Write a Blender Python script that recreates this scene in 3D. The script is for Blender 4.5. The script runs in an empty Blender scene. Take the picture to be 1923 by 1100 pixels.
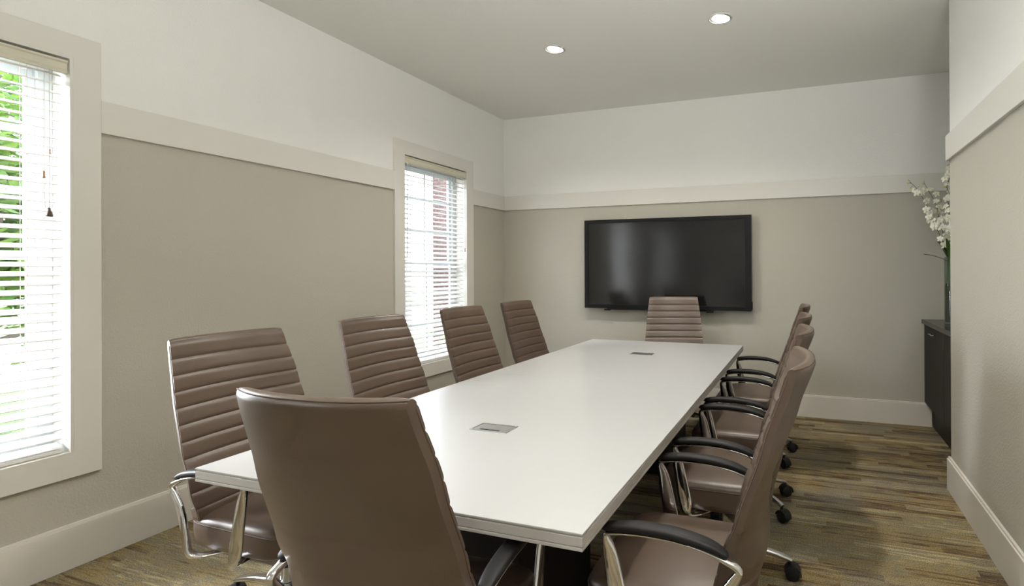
import bpy, bmesh, math, random
from mathutils import Vector, Matrix, noise
random.seed(7)
PI = math.pi
SC = bpy.context.scene
COL = SC.collection

# ------------------------------------------------------------------ camera
def set_camera():
    y, p, r = 0.3296, 0.0016, -0.0038
    c, s = math.cos(y), math.sin(y); cp, sp = math.cos(p), math.sin(p); cr, sr = math.cos(r), math.sin(r)
    A = Matrix(((c, s, 0), (-s, c, 0), (0, 0, 1)))
    B = Matrix(((1, 0, 0), (0, cp, sp), (0, -sp, cp)))
    C_ = Matrix(((cr, 0, sr), (0, 1, 0), (-sr, 0, cr)))
    M = C_ @ B @ A
    R = Matrix((M[0], M[2], -M[1])).transposed()
    cam = bpy.data.cameras.new('camera')
    cam.sensor_width = 36; cam.sensor_fit = 'HORIZONTAL'
    cam.lens = 1000.2 / 1923 * 36
    cam.shift_x = -(1175.69 - 961.5) / 1923
    cam.shift_y = -(550 - 504.74) / 1923
    cam.clip_start = 0.05
    o = bpy.data.objects.new('camera', cam); COL.objects.link(o)
    o.matrix_world = Matrix.Translation((0, 0, 1.36)) @ R.to_4x4()
    SC.camera = o
set_camera()

# ------------------------------------------------------------------ light and exposure
SC.view_settings.view_transform = 'Standard'
SC.view_settings.look = 'None'
SC.view_settings.exposure = 0.47
SC.view_settings.gamma = 1.0
SC.view_settings.use_curve_mapping = False
SKY = 9.0; SUN = 7.0
LAMP = 66.0
w = bpy.data.worlds.new('world'); SC.world = w; w.use_nodes = True
wn = w.node_tree.nodes; wl = w.node_tree.links
bg = wn['Background']
tc = wn.new('ShaderNodeTexCoord'); sx = wn.new('ShaderNodeSeparateXYZ'); rp = wn.new('ShaderNodeValToRGB')
wl.new(tc.outputs['Generated'], sx.inputs[0]); wl.new(sx.outputs['Z'], rp.inputs[0])
rp.color_ramp.elements[0].position = 0.0; rp.color_ramp.elements[0].color = (0.95, 0.97, 1.0, 1)
rp.color_ramp.elements[1].position = 0.8; rp.color_ramp.elements[1].color = (0.62, 0.78, 1.0, 1)
wl.new(rp.outputs[0], bg.inputs[0]); bg.inputs[1].default_value = SKY
sun = bpy.data.lights.new('sun', 'SUN'); sun.energy = SUN; sun.angle = math.radians(12); sun.color = (1.0, 0.97, 0.92)
so = bpy.data.objects.new('sun', sun); COL.objects.link(so)
so.rotation_euler = Vector((0.80, 0.25, -0.72)).to_track_quat('-Z', 'Y').to_euler()

def area(name, loc, rot, sx_, sy_, power, color):
    a = bpy.data.lights.new(name, 'AREA'); a.shape = 'RECTANGLE'; a.size = sx_; a.size_y = sy_; a.energy = power; a.color = color
    o = bpy.data.objects.new(name, a); COL.objects.link(o); o.location = loc; o.rotation_euler = rot
    return o
# added unseen fill lamps: one at the rear wall, one at the third window
area('rear_fill', (-1.1, -3.12, 1.30), (PI / 2, 0, 0), 2.6, 2.2, 3, (0.93, 0.97, 1.0))  # stands in for daylight; the wall here has no opening
area('third_window_fill', (-3.17, -1.95, 1.43), (0, -PI / 2, 0), 1.8, .86, 4, (0.93, 0.97, 1.0))

# added unseen lamps: one boosting the near window's daylight, one aimed at the ceiling
UP2 = area('near_window_fill', (-3.50, 0.93, 1.45), (0, -PI / 2, 0), 1.7, .5, 85, (0.90, 0.95, 1.0)); UP2.data.spread = math.radians(150)
UP = area('ceiling_bounce_fill', (0.62, 0.2, 2.1), Vector((-.33, .45, .80)).to_track_quat('-Z', 'Y').to_euler(), .8, .8, 64, (1.0, 0.99, 0.96)); UP.data.spread = math.radians(140)  # stands in for bounced light on ceiling and upper walls; no fixture

# ------------------------------------------------------------------ materials
def mat(name, color, rough=0.5, metal=0.0, bump=0.0, bscale=50, var=0.0, vscale=3, spec=0.5, coat=0.0, detail=3, aniso=None):
    m = bpy.data.materials.new(name); m.use_nodes = True
    n = m.node_tree.nodes; l = m.node_tree.links; b = n['Principled BSDF']
    b.inputs['Base Color'].default_value = (*color, 1); b.inputs['Roughness'].default_value = rough
    b.inputs['Metallic'].default_value = metal; b.inputs['Specular IOR Level'].default_value = spec
    b.inputs['Coat Weight'].default_value = coat; b.inputs['Coat Roughness'].default_value = 0.3
    t = n.new('ShaderNodeTexCoord')
    if var:
        ns = n.new('ShaderNodeTexNoise'); ns.inputs['Scale'].default_value = vscale; ns.inputs['Detail'].default_value = 4
        l.new(t.outputs['Object'], ns.inputs['Vector'])
        mx = n.new('ShaderNodeMix'); mx.data_type = 'RGBA'
        mx.inputs[6].default_value = (*[c * (1 - var) for c in color], 1); mx.inputs[7].default_value = (*[min(1, c * (1 + var)) for c in color], 1)
        l.new(ns.outputs['Fac'], mx.inputs[0]); l.new(mx.outputs[2], b.inputs['Base Color'])
    if bump:
        nb = n.new('ShaderNodeTexNoise'); nb.inputs['Scale'].default_value = bscale; nb.inputs['Detail'].default_value = detail
        l.new(t.outputs['Object'], nb.inputs['Vector'])
        bp = n.new('ShaderNodeBump'); bp.inputs['Strength'].default_value = bump; bp.inputs['Distance'].default_value = 0.004
        l.new(nb.outputs['Fac'], bp.inputs['Height']); l.new(bp.outputs[0], b.inputs['Normal'])
    return m

def wall_paint():
    m = mat('wall_paint', (0.5, 0.5, 0.5), 0.75, bump=0.55, bscale=105, detail=2, spec=0.3)
    n = m.node_tree.nodes; l = m.node_tree.links
    g = n.new('ShaderNodeNewGeometry'); s = n.new('ShaderNodeSeparateXYZ'); c = n.new('ShaderNodeMath'); c.operation = 'GREATER_THAN'; c.inputs[1].default_value = 2.1
    mx = n.new('ShaderNodeMix'); mx.data_type = 'RGBA'
    mx.inputs[6].default_value = (0.475, 0.452, 0.388, 1); mx.inputs[7].default_value = (0.82, 0.815, 0.78, 1)
    l.new(g.outputs['Position'], s.inputs[0]); l.new(s.outputs['Z'], c.inputs[0]); l.new(c.outputs[0], mx.inputs[0]); l.new(mx.outputs[2], n['Principled BSDF'].inputs['Base Color'])
    return m

def carpet_mat():
    m = bpy.data.materials.new('striped_carpet'); m.use_nodes = True
    n = m.node_tree.nodes; l = m.node_tree.links; b = n['Principled BSDF']
    b.inputs['Roughness'].default_value = 0.95; b.inputs['Specular IOR Level'].default_value = 0.1
    g = n.new('ShaderNodeNewGeometry'); s = n.new('ShaderNodeSeparateXYZ'); l.new(g.outputs['Position'], s.inputs[0])
    def M(op, a, b_=None):
        x = n.new('ShaderNodeMath'); x.operation = op
        for i, v in enumerate((a, b_)):
            if v is None: continue
            if isinstance(v, (int, float)): x.inputs[i].default_value = v
            else: l.new(v, x.inputs[i])
        return x.outputs[0]
    def layer(rowh, cellw, seed):
        row = M('FLOOR', M('DIVIDE', s.outputs['Y'], rowh))
        wn1 = n.new('ShaderNodeTexWhiteNoise'); wn1.noise_dimensions = '1D'; l.new(M('ADD', row, seed), wn1.inputs['W'])
        cell = M('FLOOR', M('ADD', M('DIVIDE', s.outputs['X'], cellw), M('MULTIPLY', wn1.outputs['Value'], 7.0)))
        cb = n.new('ShaderNodeCombineXYZ'); l.new(row, cb.inputs[0]); l.new(cell, cb.inputs[1]); cb.inputs[2].default_value = seed
        w2 = n.new('ShaderNodeTexWhiteNoise'); l.new(cb.outputs[0], w2.inputs['Vector'])
        return w2.outputs['Value']
    a = layer(0.058, 0.55, 3.0); c = layer(0.017, 0.7, 11.0)
    st = n.new('ShaderNodeTexNoise'); st.inputs['Scale'].default_value = 1.0; st.inputs['Detail'].default_value = 3
    mp = n.new('ShaderNodeMapping'); mp.inputs['Scale'].default_value = (7, 75, 1); l.new(g.outputs['Position'], mp.inputs[0]); l.new(mp.outputs[0], st.inputs['Vector'])
    f = M('ADD', M('MULTIPLY', a, 0.60), M('ADD', M('MULTIPLY', c, 0.26), M('MULTIPLY', M('SUBTRACT', st.outputs['Fac'], 0.5), 1.1)))
    f = M('ADD', f, 0.06)
    r = n.new('ShaderNodeValToRGB'); e = r.color_ramp.elements
    e[0].position = 0.0; e[0].color = (0.075, 0.050, 0.030, 1); e[1].position = 1.0; e[1].color = (0.42, 0.36, 0.23, 1)
    for p, cc in ((0.22, (0.105, 0.073, 0.045)), (0.38, (0.22, 0.158, 0.078)), (0.55, (0.29, 0.225, 0.105)), (0.68, (0.185, 0.165, 0.125)), (0.82, (0.34, 0.275, 0.145))):
        x = e.new(p); x.color = (*cc, 1)
    l.new(f, r.inputs[0])
    # cool bluish yarn patches and tuft speckle
    n2 = n.new('ShaderNodeTexNoise'); n2.inputs['Scale'].default_value = 2.3; n2.inputs['Detail'].default_value = 4; l.new(g.outputs['Position'], n2.inputs['Vector'])
    mp2 = n.new('ShaderNodeMapRange'); mp2.inputs[1].default_value = 0.42; mp2.inputs[2].default_value = 0.66; mp2.inputs[4].default_value = 0.5; l.new(n2.outputs['Fac'], mp2.inputs[0])
    mx = n.new('ShaderNodeMix'); mx.data_type = 'RGBA'; l.new(mp2.outputs[0], mx.inputs[0]); l.new(r.outputs[0], mx.inputs[6]); mx.inputs[7].default_value = (0.150, 0.148, 0.132, 1)
    sp = n.new('ShaderNodeTexNoise'); sp.inputs['Scale'].default_value = 190; sp.inputs['Detail'].default_value = 2; l.new(g.outputs['Position'], sp.inputs['Vector'])
    mr = n.new('ShaderNodeMapRange'); mr.inputs[1].default_value = 0.3; mr.inputs[2].default_value = 0.7; mr.inputs[3].default_value = 0.45; mr.inputs[4].default_value = 1.5; l.new(sp.outputs['Fac'], mr.inputs[0])
    vm = n.new('ShaderNodeVectorMath'); vm.operation = 'SCALE'; l.new(mx.outputs[2], vm.inputs[0]); l.new(mr.outputs[0], vm.inputs['Scale'])
    l.new(vm.outputs[0], b.inputs['Base Color'])
    bp = n.new('ShaderNodeBump'); bp.inputs['Strength'].default_value = 0.6; bp.inputs['Distance'].default_value = 0.004; l.new(sp.outputs['Fac'], bp.inputs['Height']); l.new(bp.outputs[0], b.inputs['Normal'])
    return m

def emit_mat(name, color, strength):
    m = bpy.data.materials.new(name); m.use_nodes = True
    b = m.node_tree.nodes['Principled BSDF']; b.inputs['Base Color'].default_value = (*color, 1)
    b.inputs['Emission Color'].default_value = (*color, 1); b.inputs['Emission Strength'].default_value = strength
    return m

def glass_mat(name, tint=(1, 1, 1), refl=1.0):
    m = bpy.data.materials.new(name); m.use_nodes = True
    n = m.node_tree.nodes; l = m.node_tree.links; n.remove(n['Principled BSDF'])
    tr = n.new('ShaderNodeBsdfTransparent'); tr.inputs[0].default_value = (*tint, 1)
    gl = n.new('ShaderNodeBsdfGlossy'); gl.inputs['Roughness'].default_value = 0.02
    fr = n.new('ShaderNodeFresnel'); fr.inputs[0].default_value = 1.45
    mu = n.new('ShaderNodeMath'); mu.operation = 'MULTIPLY'; mu.inputs[1].default_value = refl; l.new(fr.outputs[0], mu.inputs[0])
    ge = n.new('ShaderNodeNewGeometry'); inv = n.new('ShaderNodeMath'); inv.operation = 'SUBTRACT'; inv.inputs[0].default_value = 1.0; l.new(ge.outputs['Backfacing'], inv.inputs[1])
    m2 = n.new('ShaderNodeMath'); m2.operation = 'MULTIPLY'; l.new(mu.outputs[0], m2.inputs[0]); l.new(inv.outputs[0], m2.inputs[1]); mu = m2
    mx = n.new('ShaderNodeMixShader'); l.new(mu.outputs[0], mx.inputs[0]); l.new(tr.outputs[0], mx.inputs[1]); l.new(gl.outputs[0], mx.inputs[2])
    l.new(mx.outputs[0], n['Material Output'].inputs[0])
    return m

def brick_mat():
    m = mat('red_brick', (0.3, 0.1, 0.07), 0.9)
    n = m.node_tree.nodes; l = m.node_tree.links
    t = n.new('ShaderNodeNewGeometry'); mp = n.new('ShaderNodeMapping'); mp.inputs['Rotation'].default_value = (PI / 2, 0, 0)
    bt = n.new('ShaderNodeTexBrick'); bt.inputs['Scale'].default_value = 4.5; bt.inputs['Mortar Size'].default_value = 0.02
    bt.inputs['Color1'].default_value = (0.085, 0.040, 0.034, 1); bt.inputs['Color2'].default_value = (0.055, 0.030, 0.027, 1); bt.inputs['Mortar'].default_value = (0.13, 0.12, 0.115, 1)
    l.new(t.outputs['Position'], mp.inputs[0]); l.new(mp.outputs[0], bt.inputs['Vector']); l.new(bt.outputs['Color'], n['Principled BSDF'].inputs['Base Color'])
    return m

def leaf_mat(name, c1, c2):
    m = bpy.data.materials.new(name); m.use_nodes = True
    n = m.node_tree.nodes; l = m.node_tree.links; b = n['Principled BSDF']; b.inputs['Roughness'].default_value = 0.55
    t = n.new('ShaderNodeTexCoord'); ns = n.new('ShaderNodeTexNoise'); ns.inputs['Scale'].default_value = 5; ns.inputs['Detail'].default_value = 5; l.new(t.outputs['Object'], ns.inputs['Vector'])
    r = n.new('ShaderNodeValToRGB'); r.color_ramp.elements[0].position = 0.35; r.color_ramp.elements[0].color = (*c1, 1); r.color_ramp.elements[1].position = 0.65; r.color_ramp.elements[1].color = (*c2, 1)
    l.new(ns.outputs['Fac'], r.inputs[0]); l.new(r.outputs[0], b.inputs['Base Color'])
    tl = n.new('ShaderNodeBsdfTranslucent'); l.new(r.outputs[0], tl.inputs[0])
    mx = n.new('ShaderNodeMixShader'); mx.inputs[0].default_value = 0.5; l.new(b.outputs[0], mx.inputs[1]); l.new(tl.outputs[0], mx.inputs[2]); l.new(mx.outputs[0], n['Material Output'].inputs[0])
    return m

M_WALL = wall_paint()
M_CEIL = mat('ceiling_paint', (0.82, 0.82, 0.775), 0.8, bump=0.25, bscale=60, spec=0.2)
M_TRIM = mat('trim_paint', (0.70, 0.68, 0.625), 0.35, var=0.01)
M_BASE = mat('baseboard_paint', (0.70, 0.67, 0.61), 0.35, var=0.01)
M_CARPET = carpet_mat()
M_LEATHER = mat('taupe_leather', (0.098, 0.066, 0.046), 0.37, bump=0.12, bscale=260, var=0.05, vscale=6, spec=0.55, coat=0.15)
M_LEATHER_S = mat('taupe_leather_seam', (0.085, 0.06, 0.045), 0.75)
M_STITCH = mat('stitch_thread', (0.45, 0.38, 0.32), 0.8)
M_CHROME = mat('polished_chrome', (0.80, 0.80, 0.80), 0.08, 1.0)
M_ALU = mat('polished_aluminium', (0.62, 0.62, 0.63), 0.16, 1.0)
M_BLACK = mat('black_urethane', (0.012, 0.011, 0.011), 0.5, bump=0.05, bscale=300, spec=0.3)
M_CASTER = mat('black_nylon', (0.008, 0.008, 0.008), 0.6)
M_TABLE = mat('white_laminate', (0.44, 0.438, 0.43), 0.28, var=0.012, vscale=20, spec=0.5)
M_EDGE = mat('table_edge_band', (0.40, 0.375, 0.345), 0.35)
M_WOOD = mat('espresso_wood', (0.015, 0.012, 0.010), 0.5, spec=0.18, bump=0.1, bscale=30, var=0.2, vscale=12)
M_COUNTER = mat('dark_counter', (0.014, 0.013, 0.012), 0.18, var=0.2, vscale=30, spec=0.3)
M_TVF = mat('tv_black_plastic', (0.005, 0.005, 0.006), 0.4, spec=0.25)
M_SCREEN = mat('tv_screen', (0.010, 0.0095, 0.009), 0.15, spec=0.55)
M_GROM = mat('brushed_aluminium', (0.55, 0.55, 0.54), 0.35, 1.0)
M_DARK = mat('dark_slot', (0.004, 0.004, 0.004), 0.8)
M_BLIND = mat('blind_white', (0.70, 0.69, 0.66), 0.45)
M_VAL = mat('blind_valance', (0.62, 0.59, 0.47), 0.5)
M_CORD = mat('blind_cord', (0.55, 0.50, 0.42), 0.8)
M_TASSEL = mat('tan_tassel', (0.45, 0.25, 0.13), 0.5)
M_DTASSEL = mat('dark_brown_tassel', (0.07, 0.035, 0.02), 0.35)
M_VINYL = mat('white_vinyl', (0.62, 0.66, 0.68), 0.4)
M_GLASS = glass_mat('window_glass')
M_VASE = glass_mat('vase_glass', (0.80, 0.86, 0.82), 1.6)
M_LAMP = emit_mat('lamp_lens', (1.0, 0.96, 0.88), 9.0)
M_LTRIM = mat('lamp_trim', (0.66, 0.65, 0.61), 0.4)
M_LTRIMD = mat('lamp_inner_ring', (0.22, 0.215, 0.20), 0.35, 0.4)
M_BRICK = brick_mat()
M_LEAF = leaf_mat('maple_leaf', (0.035, 0.10, 0.010), (0.15, 0.24, 0.035))
M_LEAF2 = leaf_mat('shrub_leaf', (0.04, 0.13, 0.03), (0.12, 0.24, 0.05))
M_BARK = mat('bark', (0.10, 0.075, 0.06), 0.9, bump=0.5, bscale=30)
M_GRASS = mat('lawn_grass', (0.06, 0.11, 0.02), 0.9, var=0.4, vscale=4)
M_CONC = mat('concrete_path', (0.42, 0.41, 0.40), 0.85, var=0.06, vscale=5)
M_SIDE = mat('pale_siding', (0.62, 0.66, 0.72), 0.7)
M_PETAL = mat('orchid_petal', (0.88, 0.87, 0.74), 0.5)
M_YEL = mat('orchid_centre', (0.70, 0.58, 0.12), 0.5)
M_STEM = mat('orchid_stem', (0.09, 0.12, 0.03), 0.5)
M_OLEAF = mat('orchid_leaf', (0.045, 0.11, 0.02), 0.35)
M_MOSS = mat('moss_filling', (0.045, 0.038, 0.018), 0.9, bump=1.0, bscale=60, var=0.5, vscale=25)

# ------------------------------------------------------------------ helpers
def obj(name, bm, m, parent=None, smooth=False, sharp=None):
    me = bpy.data.meshes.new(name)
    bmesh.ops.recalc_face_normals(bm, faces=bm.faces[:])
    bm.to_mesh(me); bm.free()
    if m is not None:
        for x in (m if isinstance(m, (list, tuple)) else [m]): me.materials.append(x)
    if smooth:
        for p in me.polygons: p.use_smooth = True
        if sharp is not None: me.set_sharp_from_angle(angle=math.radians(sharp))
    o = bpy.data.objects.new(name, me); COL.objects.link(o)
    if parent: o.parent = parent
    return o
def empty(name, loc=(0, 0, 0), rz=0.0):
    o = bpy.data.objects.new(name, None); COL.objects.link(o); o.location = loc; o.rotation_euler = (0, 0, rz); o.empty_display_size = 0.1
    return o
def tag(o, label, cat, group=None):
    o['label'] = label; o['category'] = cat
    if group: o['group'] = group
    return o
def struct(o, label=None):
    o['kind'] = 'structure'
    if label: o['label'] = label
    return o
def box(bm, x0, x1, y0, y1, z0, z1, mi=0, bev=0.0):
    vs = [bm.verts.new((x, y, z)) for x in (x0, x1) for y in (y0, y1) for z in (z0, z1)]
    fs = []
    for q in ((0, 1, 3, 2), (4, 6, 7, 5), (0, 4, 5, 1), (2, 3, 7, 6), (0, 2, 6, 4), (1, 5, 7, 3)):
        f = bm.faces.new([vs[i] for i in q]); f.material_index = mi; fs.append(f)
    if bev:
        es = list({e for f in fs for e in f.edges})
        bmesh.ops.bevel(bm, geom=es, offset=bev, segments=2, affect='EDGES', profile=0.6)
    return vs
def ring_bridge(bm, rings, closed=True, mi=0):
    for a, b in zip(rings[:-1], rings[1:]):
        n = len(a)
        for i in range(n if closed else n - 1):
            f = bm.faces.new((a[i], a[(i + 1) % n], b[(i + 1) % n], b[i])); f.material_index = mi
def tube(bm, pts, rad, n=8, cap=True, mi=0):
    pts = [Vector(p) for p in pts]; rings = []
    if isinstance(rad, (int, float)): rad = [rad] * len(pts)
    up = Vector((0, 0, 1))
    for i, p in enumerate(pts):
        t = (pts[min(i + 1, len(pts) - 1)] - pts[max(i - 1, 0)]).normalized()
        s = t.cross(up)
        if s.length < 1e-3: s = t.cross(Vector((0, 1, 0)))
        s.normalize(); u = s.cross(t).normalized()
        rings.append([bm.verts.new(p + rad[i] * (math.cos(2 * PI * k / n) * s + math.sin(2 * PI * k / n) * u)) for k in range(n)])
    ring_bridge(bm, rings, mi=mi)
    if cap:
        bm.faces.new(rings[0][::-1]).material_index = mi; bm.faces.new(rings[-1]).material_index = mi
def bar(bm, pts, sizes, lat=Vector((0, 1, 0)), n=12, e=3.0):
    """flat bar swept along pts; sizes = (half lateral, half normal) per point; superellipse section"""
    pts = [Vector(p) for p in pts]; rings = []
    for i, p in enumerate(pts):
        t = (pts[min(i + 1, len(pts) - 1)] - pts[max(i - 1, 0)]).normalized()
        L = (lat - lat.dot(t) * t)
        if L.length < 0.15: L = Vector((0, 0, 1)) - t.z * t
        L.normalize(); N = t.cross(L).normalized()
        a, b = sizes[i]
        r = []
        for k in range(n):
            c, s = math.cos(2 * PI * (k + .5) / n), math.sin(2 * PI * (k + .5) / n)
            c = math.copysign(abs(c) ** (2 / e), c); s = math.copysign(abs(s) ** (2 / e), s)
            r.append(bm.verts.new(p + L * a * c + N * b * s))
        rings.append(r)
    ring_bridge(bm, rings); bm.faces.new(rings[0][::-1]); bm.faces.new(rings[-1])
def lathe(bm, prof, n=24, M=None, mi=0, cap=True):
    M = M or Matrix()
    rings = [[bm.verts.new(M @ Vector((r * math.cos(2 * PI * k / n), r * math.sin(2 * PI * k / n), z))) for k in range(n)] for r, z in prof]
    ring_bridge(bm, rings, mi=mi)
    if cap:
        if prof[0][0] > 1e-4: bm.faces.new(rings[0][::-1]).material_index = mi
        if prof[-1][0] > 1e-4: bm.faces.new(rings[-1]).material_index = mi
def smooth_path(pts, k=4):
    """Catmull-Rom through pts"""
    P = [Vector(p) for p in pts]; out = []
    for i in range(len(P) - 1):
        a, b, c, d = P[max(i - 1, 0)], P[i], P[i + 1], P[min(i + 2, len(P) - 1)]
        for j in range(k):
            t = j / k
            out.append(0.5 * ((2 * b) + (c - a) * t + (2 * a - 5 * b + 4 * c - d) * t * t + (3 * b - a - 3 * c + d) * t ** 3))
    out.append(P[-1]); return out
def interp(tab, z):
    if z <= tab[0][0]: return tab[0][1]
    for (a, va), (b, vb) in zip(tab[:-1], tab[1:]):
        if z <= b:
            t = (z - a) / (b - a); t2 = t * t * (3 - 2 * t) * 0.3 + t * 0.7
            return va + (vb - va) * t2
    return tab[-1][1]
def copy_tree(o, parent=None):
    c = o.copy(); COL.objects.link(c)
    if parent: c.parent = parent
    for ch in list(o.children): copy_tree(ch, c)
    return c

# ------------------------------------------------------------------ the room
XL, YB, ZC, XR, YR = -3.219, 5.195, 3.038, 0.826, 3.74
YF, XA = -3.2, 1.55          # wall behind the viewpoint, right wall of the alcove
RB, RT, BH = 2.024, 2.179, 0.202
WZ0, WZ1 = 0.522, 2.348      # window openings
WINS = [(0.613, 1.496), (3.615, 4.493), (-2.39, -1.51)]

bm = bmesh.new(); box(bm, XL - 0.2, XA + 0.2, YF - 0.2, YB + 0.2, -0.06, 0)
struct(obj('floor', bm, M_CARPET), 'carpet in brown, gold and grey woven stripes')
bm = bmesh.new(); box(bm, XL - 0.2, XA + 0.2, YF - 0.2, YB + 0.2, ZC, ZC + 0.1)
struct(obj('ceiling', bm, M_CEIL), 'matte pale ceiling')
bm = bmesh.new()
T = 0.17
ys = sorted(WINS); prev = YF
for a, b in ys:
    box(bm, XL - T, XL, prev, a, 0, ZC); box(bm, XL - T, XL, a, b, 0, WZ0); box(bm, XL - T, XL, a, b, WZ1, ZC); prev = b
box(bm, XL - T, XL, prev, YB, 0, ZC)
struct(obj('wall_left', bm, M_WALL), 'greige window wall, lighter above the rail')
bm = bmesh.new(); box(bm, XL - T, XA + T, YB, YB + 0.15, 0, ZC); struct(obj('wall_back', bm, M_WALL), 'greige wall behind the wall screen, lighter above the rail')
bm = bmesh.new(); box(bm, XL - T, XA + T, YF - 0.15, YF, 0, ZC); struct(obj('wall_front', bm, M_WALL))
bm = bmesh.new(); box(bm, XR, XA, YF, YR, 0, ZC, bev=0.0); struct(obj('wall_right', bm, M_WALL), 'pale wall projecting in the right foreground')
bm = bmesh.new(); box(bm, XA, XA + T, YF, YB, 0, ZC); struct(obj('wall_alcove', bm, M_WALL))
# rail band (trim) and baseboards
def band(name, runs, z0, z1, m, t=0.02, cap=False):
    bm = bmesh.new()
    for (x0, x1, y0, y1) in runs:
        box(bm, x0, x1, y0, y1, z0, z1, bev=0.002)
    return struct(obj(name, bm, m))
cw = 0.103
band('trim_1', [(XL, XL + .02, WINS[2][1] + cw, WINS[0][0] - cw), (XL, XL + .02, WINS[0][1] + cw, WINS[1][0] - cw), (XL, XL + .02, WINS[1][1] + cw, YB), (XL, XL + .02, YF, WINS[2][0] - cw)], RB, RT, M_TRIM)['label'] = 'flat off-white rail on the window wall'
band('trim_2', [(XL + .02, XA, YB - .02, YB)], RB, RT, M_TRIM)['label'] = 'flat off-white rail above the wall screen'
band('trim_3', [(XR - .02, XR, YF, YR + .02), (XR, XA, YR, YR + .02)], RB, RT, M_TRIM)['label'] = 'flat off-white rail wrapping the right corner'
def basebd(name, runs):
    bm = bmesh.new()
    for (x0, x1, y0, y1, ax, sg) in runs:
        box(bm, x0, x1, y0, y1, 0, BH - 0.012, bev=0.001)
        # small stepped top moulding
        if ax == 'x':
            if sg > 0: box(bm, x0, x1 - 0.007, y0, y1, BH - 0.012, BH, bev=0.002)
            else: box(bm, x0 + 0.007, x1, y0, y1, BH - 0.012, BH, bev=0.002)
        else:
            if sg > 0: box(bm, x0, x1, y0, y1 - 0.007, BH - 0.012, BH, bev=0.002)
            else: box(bm, x0, x1, y0 + 0.007, y1, BH - 0.012, BH, bev=0.002)
    return struct(obj(name, bm, M_BASE))
basebd('baseboard_left', [(XL, XL + .02, YF, YB, 'x', 1)])
basebd('baseboard_back', [(XL + .02, 1.0, YB - .02, YB, 'y', -1)])
basebd('baseboard_right', [(XR - .02, XR, YF, YR + .02, 'x', -1), (XR, 1.0, YR, YR + .02, 'y', 1)])

# windows: casing, jamb, sashes, glass
def window(idx, y0, y1):
    bm = bmesh.new(); c = cw; x0, x1 = XL - 0.0, XL + 0.022
    # mitred casing: four trapezoids with thickness
    O = [(y0 - c, WZ0 - .106), (y1 + c, WZ0 - .106), (y1 + c, WZ1 + .104), (y0 - c, WZ1 + .104)]; I = [(y0, WZ0), (y1, WZ0), (y1, WZ1), (y0, WZ1)]
    for k in range(4):
        q = [O[k], O[(k + 1) % 4], I[(k + 1) % 4], I[k]]
        va = [bm.verts.new((x1, y, z)) for y, z in q]; vb = [bm.verts.new((x0, y, z)) for y, z in q]
        bm.faces.new(va); bm.faces.new(vb[::-1])
        for j in range(4): bm.faces.new((va[j], vb[j], vb[(j + 1) % 4], va[(j + 1) % 4]))
        bmesh.ops.bevel(bm, geom=[e for e in bm.edges if va[0] in e.verts and va[1] in e.verts], offset=0.002, segments=1, affect='EDGES')
    # jamb liners
    j = 0.012
    box(bm, XL - T + .02, x1 - .001, y0, y0 + j, WZ0 + j, WZ1 - j); box(bm, XL - T + .02, x1 - .001, y1 - j, y1, WZ0 + j, WZ1 - j)
    box(bm, XL - T + .02, x1 - .001, y0, y1, WZ0, WZ0 + j); box(bm, XL - T + .02, x1 - .001, y0, y1, WZ1 - j, WZ1)
    win = struct(obj('window_%d' % idx, bm, M_TRIM), ['tall near window with white casing', 'tall far window with white casing', 'window behind the viewpoint'][idx - 1])
    a, b = y0 + j, y1 - j; zb, zt = WZ0 + j, WZ1 - j; xs = XL - 0.155; F = 0.052
    bm = bmesh.new()
    box(bm, xs, xs + .045, a, a + F, zb, zt, bev=.003); box(bm, xs, xs + .045, b - F, b, zb, zt, bev=.003)
    box(bm, xs, xs + .045, a + F, b - F, zb, zb + F, bev=.003); box(bm, xs, xs + .045, a + F, b - F, zt - F, zt, bev=.003)
    obj('window_frame', bm, M_VINYL, win)
    bm = bmesh.new(); s = 0.034; a2, b2, z2, z3 = a + F, b - F, zb + F, zt - F; zm = 1.435
    for (p, q) in ((z2, zm + .02), (zm - .02, z3)):
        xo = xs + (.022 if p == z2 else .004)
        box(bm, xo, xo + .022, a2, a2 + s, p, q, bev=.002); box(bm, xo, xo + .022, b2 - s, b2, p, q, bev=.002)
        box(bm, xo, xo + .022, a2 + s, b2 - s, p, p + .036, bev=.002); box(bm, xo, xo + .022, a2 + s, b2 - s, q - .036, q, bev=.002)
        ym = (a + b) / 2
        for zz in ((0.86, 1.15) if p == z2 else (1.72, 2.01)): box(bm, xo + .004, xo + .018, a2 + s, b2 - s, zz - .011, zz + .011)
        box(bm, xo + .003, xo + .019, ym - .011, ym + .011, p + .036, q - .036)
    obj('sash', bm, M_VINYL, win)
    bm = bmesh.new(); box(bm, xs + .030, xs + .033, a2 + .01, b2 - .01, z2 + .01, zm); box(bm, xs + .012, xs + .015, a2 + .01, b2 - .01, zm, z3 - .01)
    obj('pane', bm, M_GLASS, win)
    bm = bmesh.new(); box(bm, XL - .05, XL - .005, y0 + .02, y1 - .02, WZ1 - .0135, WZ1 - .0125)
    return win
for i, (a, b) in enumerate(WINS): window(i + 1, a, b)

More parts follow.
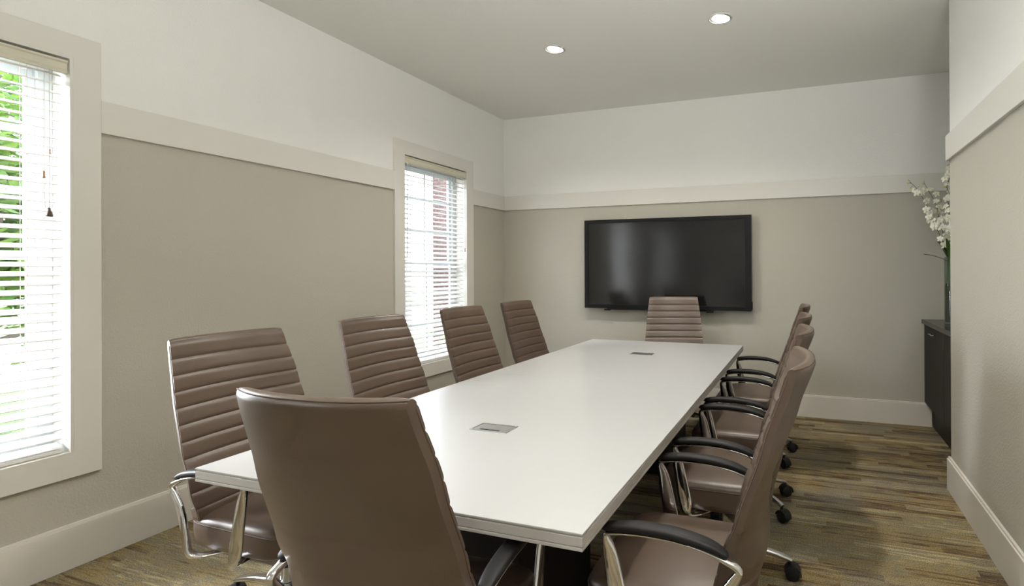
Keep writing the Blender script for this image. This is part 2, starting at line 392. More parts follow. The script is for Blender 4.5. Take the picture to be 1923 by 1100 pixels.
def blind(y0, y1, label, detail, wand_side):
    r = empty('venetian_blind', (XL - 0.03, (y0 + y1) / 2, WZ0)); tag(r, label, 'blind', 'white slatted blinds')
    W = (y1 - y0) / 2 - 0.028; H = WZ1 - WZ0
    bm = bmesh.new()
    box(bm, -.030, .030, -W, W, H - .060, H - .020, bev=.002)
    obj('headrail', bm, M_BLACK if False else M_VAL, r)
    bm = bmesh.new()      # profiled valance
    prof = [(.031, H - .082), (.043, H - .082), (.045, H - .070), (.041, H - .062), (.041, H - .036), (.046, H - .030), (.046, H - .022), (.031, H - .022)]
    ra = [bm.verts.new((x, -W - .012, z)) for x, z in prof]; rb_ = [bm.verts.new((x, W + .012, z)) for x, z in prof]
    ring_bridge(bm, [ra, rb_]); bm.faces.new(ra[::-1]); bm.faces.new(rb_)
    obj('valance', bm, M_VAL, r)
    bm = bmesh.new(); pitch = 0.0413; z = 0.045; k = 0; th = math.radians(23)
    while z < H - .075:
        for sgn in (0,):
            A = []
            for u in (-1, -.5, 0, .5, 1):
                xx = u * .025; zz = .0025 * (1 - u * u)
                A.append((xx * math.cos(th) + zz * math.sin(th), -xx * math.sin(th) + zz * math.cos(th)))
            top = [(x, zz + .0013) for x, zz in A]; bot = [(x, zz - .0013) for x, zz in A][::-1]
            pr = top + bot
            ra = [bm.verts.new((x, -W, z + q)) for x, q in pr]; rb_ = [bm.verts.new((x, W, z + q)) for x, q in pr]
            ring_bridge(bm, [ra, rb_]); bm.faces.new(ra[::-1]); bm.faces.new(rb_)
        z += pitch; k += 1
    obj('slats', bm, M_BLIND, r)
    bm = bmesh.new(); box(bm, -.026, .026, -W, W, .014, .030, bev=.003); obj('bottom_rail', bm, M_BLIND, r)
    bm = bmesh.new()
    for yy in (-W * .82, -W * .05, W * .72):
        for xx in (-.026, .027): tube(bm, [(xx, yy, .03), (xx, yy, H - .06)], .0009, 5)
        zz = .045
        while zz < H - .08:
            tube(bm, [(-.026, yy + .004, zz - .004), (.027, yy + .004, zz - .010)], .0008, 4, cap=False); zz += pitch
    obj('ladder_cord', bm, M_CORD, r)
    if detail == 1:
        yy = W * .86
        bm = bmesh.new()
        tube(bm, smooth_path([(.044, yy - .01, H - .08), (.046, yy - .012, 1.25 - .15 + .1), (.047, yy, 1.115)]), .0011, 5)
        tube(bm, [(.045, yy + .006, H - .08), (.047, yy + .006, 1.38), (.047, yy + .004, 1.12)], .0011, 5)
        obj('pull_cord', bm, M_CORD, r)
        for (dz, dy, m, sc) in ((1.375, .006, M_TASSEL, .6), (1.270, -.014, M_TASSEL, .9), (1.105, .004, M_DTASSEL, 1.1)):
            bm = bmesh.new(); prof = [(.002, .018), (.005, .014), (.0045, .008), (.008, 0), (.011, -.012), (.0115, -.017), (.009, -.019)]
            if m is M_TASSEL: prof = [(.002, .018), (.006, .013), (.004, .006), (.0035, -.004), (.006, -.012), (.007, -.016), (.002, -.019)]
            lathe(bm, [(a * sc, b * sc) for a, b in prof], 12, Matrix.Translation((.049, yy + dy, dz)))
            t_ = obj('tassel', bm, m, r, True)
            if m is M_DTASSEL: t_['label'] = 'dark brown bell-shaped tassel'
    else:
        bm = bmesh.new(); tube(bm, [(.050, -W + .02, H - .075), (.052, -W + .012, H - .12), (.052, -W + .006, H - .88)], .004, 8); obj('tilt_wand', bm, M_VINYL, r)
        bm = bmesh.new(); tube(bm, [(.05, W * .72 + .1, H - .08), (.05, W * .72 + .1, 1.05)], .0011, 5); obj('pull_cord', bm, M_CORD, r)
        bm = bmesh.new(); lathe(bm, [(.002, .018), (.006, .013), (.004, .006), (.0035, -.004), (.006, -.012), (.007, -.016), (.002, -.019)], 12, Matrix.Translation((.05, W * .72 + .1, 1.04))); obj('tassel', bm, M_TASSEL, r, True)
    return r
blind(*WINS[0], 'white slatted blind in the near window at the left edge', 1, 0)
blind(*WINS[1], 'white slatted blind in the far window behind the chairs', 2, 0)

# ------------------------------------------------------------------ ceiling downlights
def downlight(x, y, label, group='recessed downlights in view', power=1.0):
    r = empty('ceiling_downlight', (x, y, ZC)); tag(r, label, 'ceiling light', group)
    bm = bmesh.new(); lathe(bm, [(.070, .004), (.070, -.003), (.072, -.005), (.080, -.004), (.083, -.001), (.083, .0)], 40, cap=False); obj('trim_ring', bm, M_LTRIM, r, True)
    tilt = Matrix.Rotation(math.radians(6), 4, 'Y')
    bm = bmesh.new(); lathe(bm, [(.0695, .0), (.068, -.003), (.066, -.004), (.064, -.001), (.062, .006)], 40, tilt, cap=False); obj('inner_ring', bm, M_LTRIMD, r, True)
    bm = bmesh.new(); lathe(bm, [(.064, -.001), (.05, -.006), (.025, -.009), (.0001, -.010)], 40, tilt @ Matrix.Translation((-.004, 0, 0)), cap=False); obj('lens', bm, M_LAMP, r, True)
    la = bpy.data.lights.new('downlight_lamp', 'SPOT'); la.energy = LAMP * power; la.color = (1.0, 0.95, 0.87); la.spot_size = math.radians(150); la.spot_blend = 0.9; la.shadow_soft_size = 0.05
    lo = bpy.data.objects.new('downlight_lamp', la); COL.objects.link(lo); lo.location = (0, 0, -.03); lo.parent = r
    return r
downlight(-1.815, 3.655, 'round recessed downlight in the ceiling, left of the two, over the table')
downlight(-.55, 3.575, 'round recessed downlight in the ceiling, right of the two, nearer the flowers')
for x in (-1.815, -.55):
    for y in (1.5, -.6):
        downlight(x, y, 'ceiling downlight outside the picture, %s, %s' % ('window side' if x < -1 else 'right side', 'over the near table end' if y > 0 else 'behind the viewpoint'), 'recessed downlights out of view', {(-1.815, 1.5): .06, (-.55, 1.5): .7, (-1.815, -.6): .2, (-.55, -.6): .5}[(x, y)])

# ------------------------------------------------------------------ conference chair
XF = [(.36, -.135), (.50, -.128), (.62, -.155), (.70, -.187), (.90, -.254), (1.09, -.317)]       # side edge of the front face
XBK = [(.34, -.185), (.39, -.205), (.45, -.235), (.55, -.262), (.65, -.258), (.75, -.272), (.97, -.352), (1.10, -.398)]  # middle of the shell
WH = [(.34, .19), (.42, .235), (.55, .262), (.70, .262), (.90, .248), (1.09, .226)]
def backrest():
    bm = bmesh.new(); NU = 22; rings = []
    z0, z1, NR, K = .385, 1.088, 12, 9
    rh = (z1 - z0) / NR
    rows = []
    for r in range(NR):
        for k in range(K):
            t = k / K; rows.append((z0 + (r + t) * rh, t))
    rows.append((z1, 0.0))
    fine = [(.345, None), (.365, None)] + rows
    for z, t in fine:
        bulge = 0 if t is None else .0066 * (1 - abs(2 * t - 1) ** 6.0)
        hw = interp(WH, z); xe = interp(XF, z); xb = interp(XBK, z); ring = []
        depth = interp([(.36, .012), (.6, .030), (1.09, .044)], z)
        for i in range(NU + 1):
            u = -1 + 2 * i / NU
            edge = abs(u) ** 14
            x = xe - depth * (1 - u * u) + bulge * (1 - .45 * edge) - .005 * edge
            ring.append(bm.verts.new((x, u * (hw + .15 * bulge), z)))
        thick_e = .030 if z > .5 else .05
        for i in range(NU + 1):
            u = 1 - 2 * i / NU
            q = 1 - abs(u) ** 2.6
            x = (xe - thick_e) * (1 - q) + min(xb, xe - depth - .02) * q
            ring.append(bm.verts.new((x, u * (hw - .006), z)))
        rings.append(ring)
    # rounded crown between the front face and the shell
    last = rings[-1]; cen = [v.co.copy() for v in last]; n = len(cen); H = NU + 1
    for th in (22, 45, 68, 84):
        c_, s_ = math.cos(math.radians(th)), math.sin(math.radians(th)); ring = []
        for i in range(n):
            a = cen[i]; b = cen[2 * H - 1 - i]; mid = (a + b) / 2
            p = mid + (a - mid) * c_; p.z = a.z + min((a - b).length * .5, .017) * s_
            ring.append(bm.verts.new(p))
        rings.append(ring)
    ring_bridge(bm, rings)
    for ring in (rings[0], rings[-1]):
        for i in range(H - 1): bm.faces.new((ring[i], ring[i + 1], ring[2 * H - 2 - i], ring[2 * H - 1 - i]))
    return bm
def seam_line(sg):
    bm = bmesh.new(); pts = []
    for k in range(40):
        z = .42 + k * (1.08 - .42) / 39
        pts.append((interp(XF, z) - .0085, sg * (interp(WH, z) - .0005), z))
    tube(bm, pts, .0016, 5)
    return bm
def seat_bm():
    bm = bmesh.new(); NX, NY = 20, 18
    x0, x1, hy = -.225, .262, .252
    top = {}; rings = []
    def outline(s, z):
        pts = []
        n = 56
        for k in range(n):
            a = 2 * PI * k / n; c, q = math.cos(a), math.sin(a)
            e = 5.5
            c2 = math.copysign(abs(c) ** (2 / e), c); q2 = math.copysign(abs(q) ** (2 / e), q)
            cx = (x0 + x1) / 2; px = cx + c2 * (x1 - x0) / 2 * s; py = q2 * hy * s
            fr = max(0, (px - .10) / .16)
            zz = z - (.018 * fr * fr if z > .40 else -.004 * fr)
            pts.append(bm.verts.new((px, py, zz)))
        return pts
    spec = [(.80, .357), (.93, .360), (.975, .370), (.992, .390), (1.0, .415), (1.0, .438), (.995, .447), (.985, .4475), (.985, .453), (.965, .463), (.92, .471), (.82, .477), (.62, .481), (.35, .483), (.08, .484)]
    rings = [outline(s, z) for s, z in spec]
    ring_bridge(bm, rings); bm.faces.new(rings[0][::-1]); bm.faces.new(rings[-1])
    return bm
def piping_bm():
    bm = bmesh.new(); pts = []; n = 72
    for k in range(n + 1):
        a = 2 * PI * k / n; c, q = math.cos(a), math.sin(a)
        c2 = math.copysign(abs(c) ** (2 / 5.5), c); q2 = math.copysign(abs(q) ** (2 / 5.5), q)
        px = .0185 + c2 * .2435 * .992; fr = max(0, (px - .10) / .16)
        pts.append((px, q2 * .252 * .992, .450 - .018 * fr * fr))
    tube(bm, pts, .0028, 6, cap=False)
    return bm
def arm_bm(sg):
    Y = .287 * sg
    P = [(.015, .185 * sg, .352, .016, .006), (.075, .255 * sg, .352, .020, .006), (.100, Y, .362, .012, .015), (.112, Y, .41, .009, .029), (.128, Y, .50, .009, .026), (.144, Y, .585, .009, .020), (.156, Y, .628, .012, .010),
         (.140, Y, .640, .017, .006), (.06, Y, .650, .019, .005), (-.04, Y, .648, .019, .005), (-.12, Y, .634, .018, .006), (-.175, Y, .613, .015, .008), (-.205, Y, .594, .012, .010),
         (-.192, Y, .565, .010, .014), (-.160, Y, .51, .010, .015), (-.136, Y, .42, .011, .014), (-.120, Y * .99, .365, .013, .010), (-.085, .255 * sg, .352, .017, .006), (-.03, .185 * sg, .352, .016, .006)]
    pp = smooth_path([p[:3] for p in P], 4); ss = smooth_path([(p[3], p[4], 0) for p in P], 4)
    bm = bmesh.new(); bar(bm, pp, [(max(.004, s.x), max(.004, s.y)) for s in ss], n=12, e=2.6)
    return bm
def pad_bm(sg):
    Y = .287 * sg
    P = [(.158, .649, .012, .005), (.150, .655, .020, .009), (.06, .665, .0245, .0115), (-.04, .663, .0245, .0115), (-.12, .649, .023, .012), (-.165, .632, .018, .009), (-.176, .624, .010, .005)]
    pp = smooth_path([(p[0], Y, p[1]) for p in P], 4); ss = smooth_path([(p[2], p[3], 0) for p in P], 4)
    bm = bmesh.new(); bar(bm, pp, [(s.x, s.y) for s in ss], n=14, e=3.2)
    return bm
def leg_bm():
    bm = bmesh.new()
    P = [(.018, .115, .024, .022), (.06, .120, .022, .020), (.13, .118, .020, .016), (.21, .108, .018, .012), (.27, .093, .016, .010), (.296, .084, .015, .009)]
    pp = smooth_path([(p[0], 0, p[1]) for p in P], 3); ss = smooth_path([(p[2], p[3], 0) for p in P], 3)
    bar(bm, pp, [(s.x, s.y) for s in ss], n=12, e=3.5)
    return bm
def caster_bm():
    bm = bmesh.new(); R = .031
    for sg in (-1, 1):
        M_ = Matrix.Translation((.300, sg * .013, R)) @ Matrix.Rotation(PI / 2, 4, 'X')
        lathe(bm, [(.004, -.010), (R - .006, -.010), (R, -.006), (R, .006), (R - .006, .010), (.004, .010)], 24, M_)
    # hood over the wheels
    rings = []
    for k in range(13):
        a = math.radians(-12 + 204 * k / 12 * .88)
        rings.append([bm.verts.new((.300 + rr * math.cos(a), yy, R + rr * math.sin(a))) for rr, yy in ((R + .002, -.026), (R + .006, -.024), (R + .006, .024), (R + .002, .026))])
    ring_bridge(bm, rings); bm.faces.new(rings[0][::-1]); bm.faces.new(rings[-1])
    tube(bm, [(.288, 0, .06), (.288, 0, .088)], .008, 10)
    return bm
def make_chair():
    r = empty('conference_chair')
    b = obj('backrest', backrest(), M_LEATHER, r, True, 50)
    for sg in (-1, 1): obj('seam', seam_line(sg), M_LEATHER_S, b, True)
    bm = bmesh.new(); xc = interp(XBK, 1.088); xe_ = interp(XF, 1.088); hw_ = interp(WH, 1.088) - .004; pts = []
    for k in range(31):
        u = 1 - 2 * k / 30; q = 1 - abs(u) ** 2.6
        pts.append(((xe_ - .030) * (1 - q) + xc * q + .004, u * hw_, 1.088 + .011))
    tube(bm, pts, .0018, 5); obj('crown_piping', bm, M_LEATHER_S, b, True)
    s = obj('seat', seat_bm(), M_LEATHER, r, True, 60)
    obj('piping', piping_bm(), M_LEATHER_S, s, True)
    for sg in (-1, 1):
        a = obj('arm', arm_bm(sg), M_CHROME, r, True, 60)
        obj('arm_pad', pad_bm(sg), M_BLACK, a, True, 60)
    bm = bmesh.new(); box(bm, -.13, .11, -.11, .11, .315, .357, bev=.01); box(bm, -.05, .08, -.19, .19, .340, .3575, bev=.004); box(bm, -.05, .05, -.05, .05, .285, .32, bev=.01)
    tube(bm, [(.03, -.10, .33), (.04, -.20, .325), (.04, -.25, .323)], .005, 8)
    obj('tilt_mechanism', bm, M_BLACK, r)
    bm = bmesh.new(); lathe(bm, [(.030, .10), (.030, .20), (.022, .205), (.016, .21), (.016, .29)], 20); obj('column', bm, M_ALU, r, True, 40)
    bm = bmesh.new(); lathe(bm, [(.036, .088), (.045, .095), (.045, .125), (.036, .14), (.030, .142)], 24); obj('hub', bm, M_ALU, r, True, 40)
    for k in range(5):
        l = obj('leg', leg_bm(), M_ALU, r, True, 60) if k == 0 else None
        if k == 0:
            first = l; c = obj('caster', caster_bm(), M_CASTER, l, True, 40)
        else:
            l = first.copy(); COL.objects.link(l); l.parent = r; c = first.children[0].copy(); COL.objects.link(c); c.parent = l
        l.rotation_euler = (0, 0, 2 * PI * k / 5)
    return r
CH = [  # x, y, yaw, base angle, label
    (-1.95, 1.565, 0, 180, 'ribbed leather chair on the window side, nearest the camera of its row'),
    (-1.95, 2.34, 0, 200, 'ribbed leather chair on the window side, second from the camera, left of the far window'),
    (-1.95, 3.14, 0, 160, 'ribbed leather chair on the window side, third from the camera, before the far window'),
    (-1.95, 3.87, 0, 190, 'ribbed leather chair on the window side, farthest of its row, by the room corner'),
    (-1.00, 1.195, 93.5, 20, 'leather chair at the near end of the table, smooth back turned to the camera'),
    (-1.115, 4.565, -75, 0, 'taupe ribbed leather chair at the far end of the table, below the wall screen'),
    (-.375, 1.66, 180, 3, 'leather chair on the right side of the table, nearest the camera of its row'),
    (-.370, 2.43, 180, 3, 'leather chair on the right side of the table, second from the camera'),
    (-.375, 3.16, 180, -36, 'leather chair on the right side of the table, third from the camera'),
    (-.380, 4.00, 180, -42, 'leather chair on the right side of the table, farthest, by the back wall'),
]
proto = make_chair()
for i, (x, y, yaw, ba, lab) in enumerate(CH):
    c = proto if i == 0 else copy_tree(proto)
    c.location = (x, y, 0); c.rotation_euler = (0, 0, math.radians(yaw)); tag(c, lab, 'chair', 'conference chairs around the table')
    k = 0
    for ch in c.children:
        if ch.name.startswith('leg'):
            ch.rotation_euler = (0, 0, math.radians(ba - yaw + 72 * k)); k += 1

# ------------------------------------------------------------------ conference table
TX0, TX1, TY0, TY1, TZ = -1.834, -.504, 1.150, 4.425, .74
tb = empty('conference_table', ((TX0 + TX1) / 2, (TY0 + TY1) / 2, 0)); tag(tb, 'long white conference table with dark panel base, chairs around it', 'table')
hx, hyy = (TX1 - TX0) / 2, (TY1 - TY0) / 2
for a, b in ((-hyy, -.0008), (.0008, hyy)):
    bm = bmesh.new(); box(bm, -hx, hx, a, b, TZ - .005, TZ, bev=.0012); obj('tabletop', bm, M_TABLE, tb)
    # grooved edge band below the laminate
    bm = bmesh.new(); aa, bb = (a + .002, b) if a < -.1 else (a, b - .002)
    box(bm, -hx + .003, hx - .003, aa + (.001 if a < -.1 else 0), bb - (.001 if b > .1 else 0), TZ - .010, TZ - .005)
    box(bm, -hx + .0005, hx - .0005, a + (.0005 if a < -.1 else 0), b - (.0005 if b > .1 else 0), TZ - .033, TZ - .010, bev=.0012)
    box(bm, -hx + .003, hx - .003, aa + (.001 if a < -.1 else 0), bb - (.001 if b > .1 else 0), TZ - .0345, TZ - .033)
    box(bm, -hx, hx, a, b, TZ - .043, TZ - .0345, bev=.0012)
    obj('edge_band', bm, M_EDGE, tb)
for yc in (-.95, .95):
    bm = bmesh.new(); box(bm, -.27, .27, yc - .30, yc + .30, 0.0, TZ - .043, bev=.003); box(bm, -.30, .30, yc - .33, yc + .33, 0, .05, bev=.003)
    obj('pedestal', bm, M_WOOD, tb)
bm = bmesh.new(); box(bm, -.02, .02, -.65, .65, .12, TZ - .043); obj('modesty_panel', bm, M_WOOD, tb)
def port(x, y, label):
    r = empty('table_power_port', (x, y, TZ)); tag(r, label, 'power port', 'power ports in the table')
    a, b = .082, .046
    bm = bmesh.new()
    for (p, q, s, t) in ((-a, a, -b, -b + .008), (-a, a, b - .008, b), (-a, -a + .008, -b + .008, b - .008), (a - .008, a, -b + .008, b - .008)): box(bm, p, q, s, t, .0002, .0030)
    obj('frame', bm, M_GROM, r)
    bm = bmesh.new(); box(bm, -a + .008, a - .008, -b + .008, b - .008, .0002, .0010); obj('well', bm, M_DARK, r)
    bm = bmesh.new(); box(bm, -a + .010, a - .010, -b + .022, b - .011, .0010, .0026); box(bm, -a + .010, -.045, -b + .010, -b + .022, .0010, .0026); box(bm, .045, a - .010, -b + .010, -b + .022, .0010, .0026); obj('lid', bm, M_GROM, r)
    return r
port(-1.17, 1.811, 'silver flap power port in the near half of the table')
port(-1.160, 3.747, 'silver flap power port in the far half of the table')

# ------------------------------------------------------------------ wall screen
tv = empty('wall_screen', (-1.352, YB, 1.42)); tag(tv, 'large black flat wall-mounted screen on the back wall', 'television')
W2, H2 = .848, .453
bm = bmesh.new()
z0 = -H2
yf, yb = -.100, -.045
for (a, b, c, d) in ((-W2, -W2 + .042, -H2, H2), (W2 - .062, W2, -H2, H2), (-W2 + .042, W2 - .062, -H2, -H2 + .040), (-W2 + .042, W2 - .062, H2 - .036, H2)): box(bm, a, b, yf, yb, c, d, bev=.003)
obj('bezel', bm, M_TVF, tv)
bm = bmesh.new(); box(bm, -W2 + .035, W2 - .055, yf + .008, yb + .01, -H2 + .03, H2 - .03); obj('screen', bm, M_SCREEN, tv)
bm = bmesh.new(); box(bm, -W2 + .06, W2 - .06, yb, yb + .022, -H2 + .05, H2 - .05, bev=.006); box(bm, -.3, .3, yb + .02, 0, -.2, .2); obj('wall_mount', bm, M_TVF, tv)
bm = bmesh.new(); box(bm, -.60, .47, yf + .004, yf + .05, -H2 - .013, -H2, bev=.003); box(bm, -.63, -.565, yf - .006, yf + .03, -H2 - .022, -H2 - .006, bev=.005); box(bm, .42, .49, yf - .006, yf + .03, -H2 - .022, -H2 - .006, bev=.005); obj('pen_tray', bm, M_TVF, tv)
bm = bmesh.new()
pr = [(W2 - .004, -H2 + .002), (W2 + .008, -H2 + .016), (W2 + .008, -H2 + .085), (W2 - .004, -H2 + .095)]
va = [bm.verts.new((x, yf + .004, z)) for x, z in pr]; vb = [bm.verts.new((x, yf + .04, z)) for x, z in pr]
ring_bridge(bm, [va, vb]); bm.faces.new(va[::-1]); bm.faces.new(vb); obj('side_module', bm, M_TVF, tv)

# ------------------------------------------------------------------ cabinet and counter
CX, CTOP = .943, .925
cab = empty('base_cabinet', (1.24, 4.47, 0)); tag(cab, 'dark espresso wood cabinet in the alcove by the back wall', 'cabinet')
def loc(bm): bmesh.ops.translate(bm, verts=bm.verts[:], vec=(-1.24, -4.47, 0)); return bm
bm = bmesh.new(); box(bm, CX + .02, XA - .005, 3.77, YB - .022, .21, CTOP - .035); box(bm, 1.009, XA - .005, 3.78, YB - .022, 0, .21); obj('carcass', loc(bm), M_WOOD, cab)
for (a, b) in ((4.478, 5.172), (3.775, 4.474)):
    bm = bmesh.new(); box(bm, CX, CX + .019, a, b, .213, CTOP - .038, bev=.0015); d = obj('door', loc(bm), M_WOOD, cab)
    hb = bmesh.new(); yc = 4.80 if a > 4.4 else 4.0
    tube(hb, [(CX - .025, yc - .07, .832), (CX - .025, yc + .07, .832)], .005, 8); tube(hb, [(CX - .025, yc - .055, .832), (CX, yc - .055, .832)], .004, 8); tube(hb, [(CX - .025, yc + .055, .832), (CX, yc + .055, .832)], .004, 8)
    h = obj('handle', loc(hb), M_ALU, d, True)
bm = bmesh.new(); box(bm, .922, XA - .003, 3.76, YB - .021, CTOP - .035, CTOP, bev=.002)
tag(obj('countertop', bm, M_COUNTER), 'dark glossy countertop on the espresso cabinet', 'countertop')

# ------------------------------------------------------------------ vase and orchids
VX, VY = 1.055, 4.72
vs = empty('glass_vase', (VX, VY, CTOP)); tag(vs, 'tall clear glass cylinder vase on the dark countertop', 'vase')
bm = bmesh.new(); lathe(bm, [(.0001, .001), (.050, .001), (.055, .005), (.0555, .52), (.054, .523), (.052, .52), (.051, .02), (.0001, .018)], 40, cap=False); obj('glass_body', bm, M_VASE, vs, True, 40)
bm = bmesh.new(); lathe(bm, [(.0001, .021), (.0495, .021), (.050, .10), (.049, .20), (.050, .28), (.044, .315), (.02, .325), (.0001, .32)], 28, cap=False)
for v in bm.verts: v.co += .002 * Vector(noise.noise_vector(v.co * 40))
obj('moss_filling', bm, M_MOSS, vs, True)
orc = empty('orchid_bouquet', (VX, VY, CTOP + .23)); tag(orc, 'cream white orchid sprays with dark strap leaves in the tall vase', 'flowers')
oz = CTOP + .23
def OL(p): return (p[0] - VX, p[1] - VY, p[2] - oz)
sprays = [
    [(VX + .01, VY, 1.20), (VX - .02, VY, 1.46), (.960, 4.74, 1.66), (.885, 4.76, 1.87), (.820, 4.77, 2.00), (.772, 4.78, 2.055)],
    [(VX, VY, 1.20), (VX - .01, VY, 1.50), (1.045, 4.74, 1.75), (1.03, 4.75, 1.98), (1.055, 4.74, 2.12), (1.035, 4.73, 2.245)],
    [(VX - .01, VY, 1.20), (VX - .02, VY + .01, 1.48), (.985, 4.76, 1.70), (.965, 4.80, 1.86), (.915, 4.84, 1.99), (.888, 4.86, 2.06)],
    [(VX + .02, VY, 1.20), (VX + .05, VY, 1.5), (1.12, 4.70, 1.75), (1.17, 4.68, 1.95), (1.20, 4.66, 2.08)],
    [(VX, VY - .01, 1.20), (VX + .01, VY - .03, 1.5), (1.05, 4.64, 1.72), (1.03, 4.60, 1.86), (.985, 4.56, 1.97)],
]
def flower(c, d, s):
    d = Vector(d).normalized(); a = d.cross(Vector((0, 0, 1)))
    if a.length < .1: a = Vector((1, 0, 0))
    a.normalize(); b = a.cross(d).normalized(); c = Vector(c)
    off = random.uniform(-.25, .25)
    for k in range(5):
        an = 2 * PI * k / 5 + PI / 2 + off; t = a * math.cos(an) + b * math.sin(an); q = a * -math.sin(an) + b * math.cos(an)
        L = s * (1.0 if k % 2 == 0 else 1.15); Wd = s * (.30 if k in (0, 2, 3) else .46)
        P = [(0, .08, 0), (.35, .75, .10), (.65, 1.0, .14), (.9, .6, .06), (1.02, .05, -.04)]
        rows = []
        for (l_, w_, h_) in P:
            rows.append([bmp.verts.new(c + t * L * l_ + q * Wd * w_ * sg + d * (h_ * s - (.05 * s if sg else 0))) for sg in (-1, 0, 1)])
        for r0, r1 in zip(rows[:-1], rows[1:]):
            for j in range(2): bmp.faces.new((r0[j], r0[j + 1], r1[j + 1], r1[j]))
    M_ = Matrix.Translation(c + d * s * .12) @ d.to_track_quat('Z', 'Y').to_matrix().to_4x4()
    lathe(bmy, [(.0001, -.1 * s), (.09 * s, 0), (.11 * s, .12 * s), (.05 * s, .26 * s), (.0001, .28 * s)], 8, M_, cap=False)
random.seed(21)
for si, sp in enumerate(sprays):
    bmp = bmesh.new(); bmy = bmesh.new(); sb = bmesh.new()
    pts = smooth_path([OL(p) for p in sp], 6); n = len(pts)
    tube(sb, pts, [.0032 - .0018 * i / n for i in range(n)], 6)
    for i in range(int(n * .32), n):
        for rep in range(2):
            frac = (i - n * .32) / (n * .68)
            if (rep == 1 and frac > .35) or random.random() < .38: continue
            dr = Vector((random.uniform(-1, .6), random.uniform(-1.1, .3), random.uniform(-.5, .6))).normalized()
            off = dr * random.uniform(.018, .042)
            c = pts[i] + off
            tube(sb, [pts[i], pts[i] + off * .5 + Vector((0, 0, .006)), c], .0012, 5, cap=False)
            if frac > .74:      # closed buds toward the tip
                lathe(bmy, [(.0001, -.008), (.004, -.003), (.0045, .003), (.0001, .009)], 8, Matrix.Translation(c), cap=False)
            else:
                flower(c, dr + Vector((-.2, -.7, 0)), random.uniform(.024, .034) * (1 - .25 * frac))
    st_ = obj('flower_spray', sb, M_STEM, orc, True)
    obj('petals', bmp, M_PETAL, st_, True)
    obj('flower_centres', bmy, M_YEL, st_, True)
lb = bmesh.new()
for k in range(22):
    an = random.uniform(0, 2 * PI); L = random.uniform(.14, .24); sp = random.uniform(.15, .5)
    if k == 0: an = PI; L = .13; sp = 1.1
    d = Vector((math.cos(an), math.sin(an), 0)); q = Vector((-d.y, d.x, 0)); rows = []
    b0 = Vector((0, 0, 1.40 - oz)) + d * .01
    for j in range(8):
        t = j / 7; wd = .019 * math.sin(PI * min(1, t * .85 + .12)) + .0005
        p = b0 + d * (L * sp * t * (1 + .3 * t)) + Vector((0, 0, L * (t - .35 * sp * t * t) * .95))
        rows.append([lb.verts.new(p - q * wd), lb.verts.new(p - Vector((0, 0, .004))), lb.verts.new(p + q * wd)])
    for r0, r1 in zip(rows[:-1], rows[1:]):
        for j in range(2): lb.faces.new((r0[j], r0[j + 1], r1[j + 1], r1[j]))
for k in range(14):
    an = 2 * PI * k / 14; tube(lb, [(.03 * math.cos(an), .03 * math.sin(an), .0), (.028 * math.cos(an + .6), .028 * math.sin(an + .6), 1.45 - oz)], .007, 6)
obj('strap_leaves', lb, M_OLEAF, orc, True)

# ------------------------------------------------------------------ outside
G0 = -.15
bm = bmesh.new(); box(bm, -40, XL - T - .3, -12, 40, G0 - .2, G0); struct(obj('ground', bm, M_GRASS), 'lawn seen through the blinds')
bm = bmesh.new(); box(bm, -6.3, XL - T - .3, -8, 7.6, G0, G0 + .03); box(bm, -14, -10.5, -8, 30, G0, G0 + .02); struct(obj('trim_4', bm, M_CONC), 'pale concrete path outside')
bm = bmesh.new(); box(bm, -5.95, XL - T, 7.4, 9.0, G0, 4.4); wg = obj('brick_wing', bm, M_BRICK); tag(wg, 'red brick wall of the building outside the far window', 'building')
bm = bmesh.new(); box(bm, -5.52, -5.34, 7.36, 7.40, G0, 4.2); box(bm, -6.02, -5.95, 7.36, 9.0, G0, 4.4); box(bm, -6.1, XL - T, 7.33, 9.05, 4.4, 4.6); tr = obj('white_trim_board', bm, M_TRIM, wg)
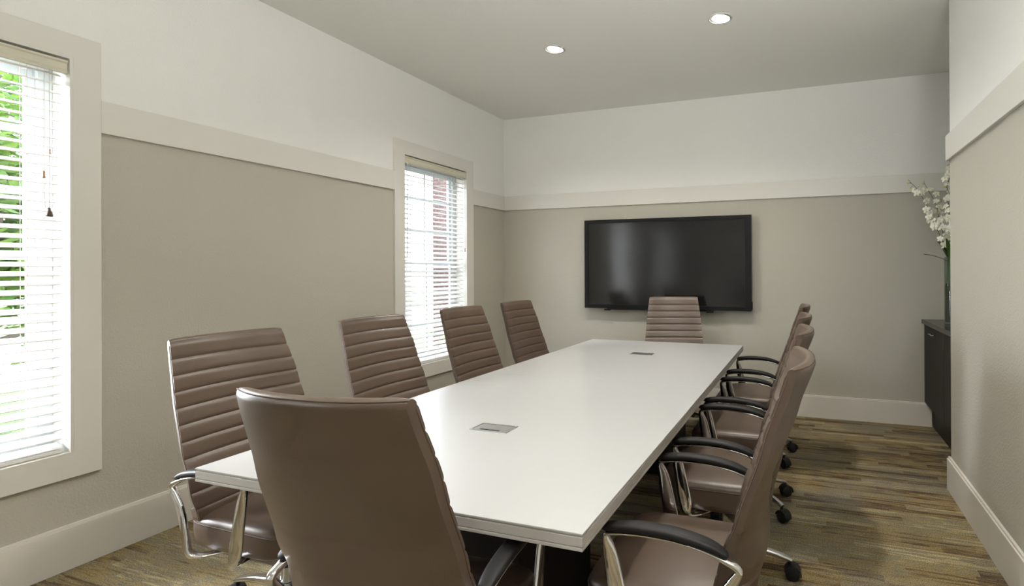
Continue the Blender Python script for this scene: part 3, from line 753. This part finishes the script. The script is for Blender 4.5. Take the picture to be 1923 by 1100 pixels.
def tree(name, x, y, h, r, leafm, nleaf, label, cat, seed, lsize=.055, low=0.35):
    rnd = random.Random(seed); t = empty(name, (x, y, G0)); tag(t, label, cat)
    bm = bmesh.new(); tips = []
    trunk = smooth_path([(0, 0, 0), (rnd.uniform(-.1, .1), rnd.uniform(-.1, .1), h * .25), (rnd.uniform(-.2, .2), rnd.uniform(-.2, .2), h * .55)], 4)
    rt = .035 * h ** .5
    tube(bm, trunk, [rt * (1 - .06 * i) for i in range(len(trunk))], 8)
    for k in range(14):
        an = rnd.uniform(0, 2 * PI); st = trunk[rnd.randrange(len(trunk) // 3, len(trunk))]
        e = Vector((math.cos(an) * r * rnd.uniform(.5, 1), math.sin(an) * r * rnd.uniform(.5, 1), h * rnd.uniform(low, 1.0)))
        m_ = st.lerp(e, .5) + Vector((0, 0, rnd.uniform(-.05, .15)))
        pts = smooth_path([st, m_, e], 4); tube(bm, pts, [rt * .45 * (1 - .085 * i) for i in range(len(pts))], 6); tips += pts[2:]
        for q in range(3):
            s2 = pts[rnd.randrange(3, len(pts))]; e2 = s2 + Vector((rnd.uniform(-.5, .5), rnd.uniform(-.5, .5), rnd.uniform(-.2, .4))) * r * .5
            p2 = [s2, s2.lerp(e2, .5) + Vector((0, 0, .03)), e2]; tube(bm, p2, [rt * .15, rt * .1, rt * .05], 5); tips += p2
    obj('branches', bm, M_BARK, t, True)
    bm = bmesh.new()
    for k in range(nleaf):
        c = tips[rnd.randrange(len(tips))] + Vector((rnd.gauss(0, 1), rnd.gauss(0, 1), rnd.gauss(0, .7))) * r * .16
        a = Vector((rnd.uniform(-1, 1), rnd.uniform(-1, 1), rnd.uniform(-.6, .3))).normalized(); b = a.cross(Vector((rnd.uniform(-1, 1), rnd.uniform(-1, 1), 1))).normalized(); nn = a.cross(b) * .15
        s = lsize * rnd.uniform(.6, 1.3)
        v = [bm.verts.new(c + a * s * p + b * s * q + nn * s * w_) for p, q, w_ in ((-1, 0, 0), (-.3, .5, 1), (.5, .35, .6), (1.1, 0, -1), (.5, -.35, .6), (-.3, -.5, 1))]
        bm.faces.new((v[0], v[1], v[2], v[3])); bm.faces.new((v[0], v[3], v[4], v[5]))
    obj('foliage', bm, leafm, t)
    return t
tree('garden_tree', -7.4, 2.7, 4.4, 1.9, M_LEAF, 9000, 'bright green leafy tree outside the near window', 'tree', 5, .075, .25)
tree('garden_tree', -11.6, 6.6, 5.6, 2.2, M_LEAF, 7000, 'yellow-green tree farther out beyond the near window, behind the bright green one', 'tree', 8, .085, .2)
tree('garden_tree', -7.0, 6.5, 3.4, .85, M_LEAF2, 4500, 'small dark green tree at the brick corner outside the far window', 'tree', 12, .045, .25)
tree('garden_shrub', -4.75, 6.75, .85, .45, M_LEAF, 1500, 'low green shrub before the brick wall outside the far window', 'shrub', 15, .04, .3)
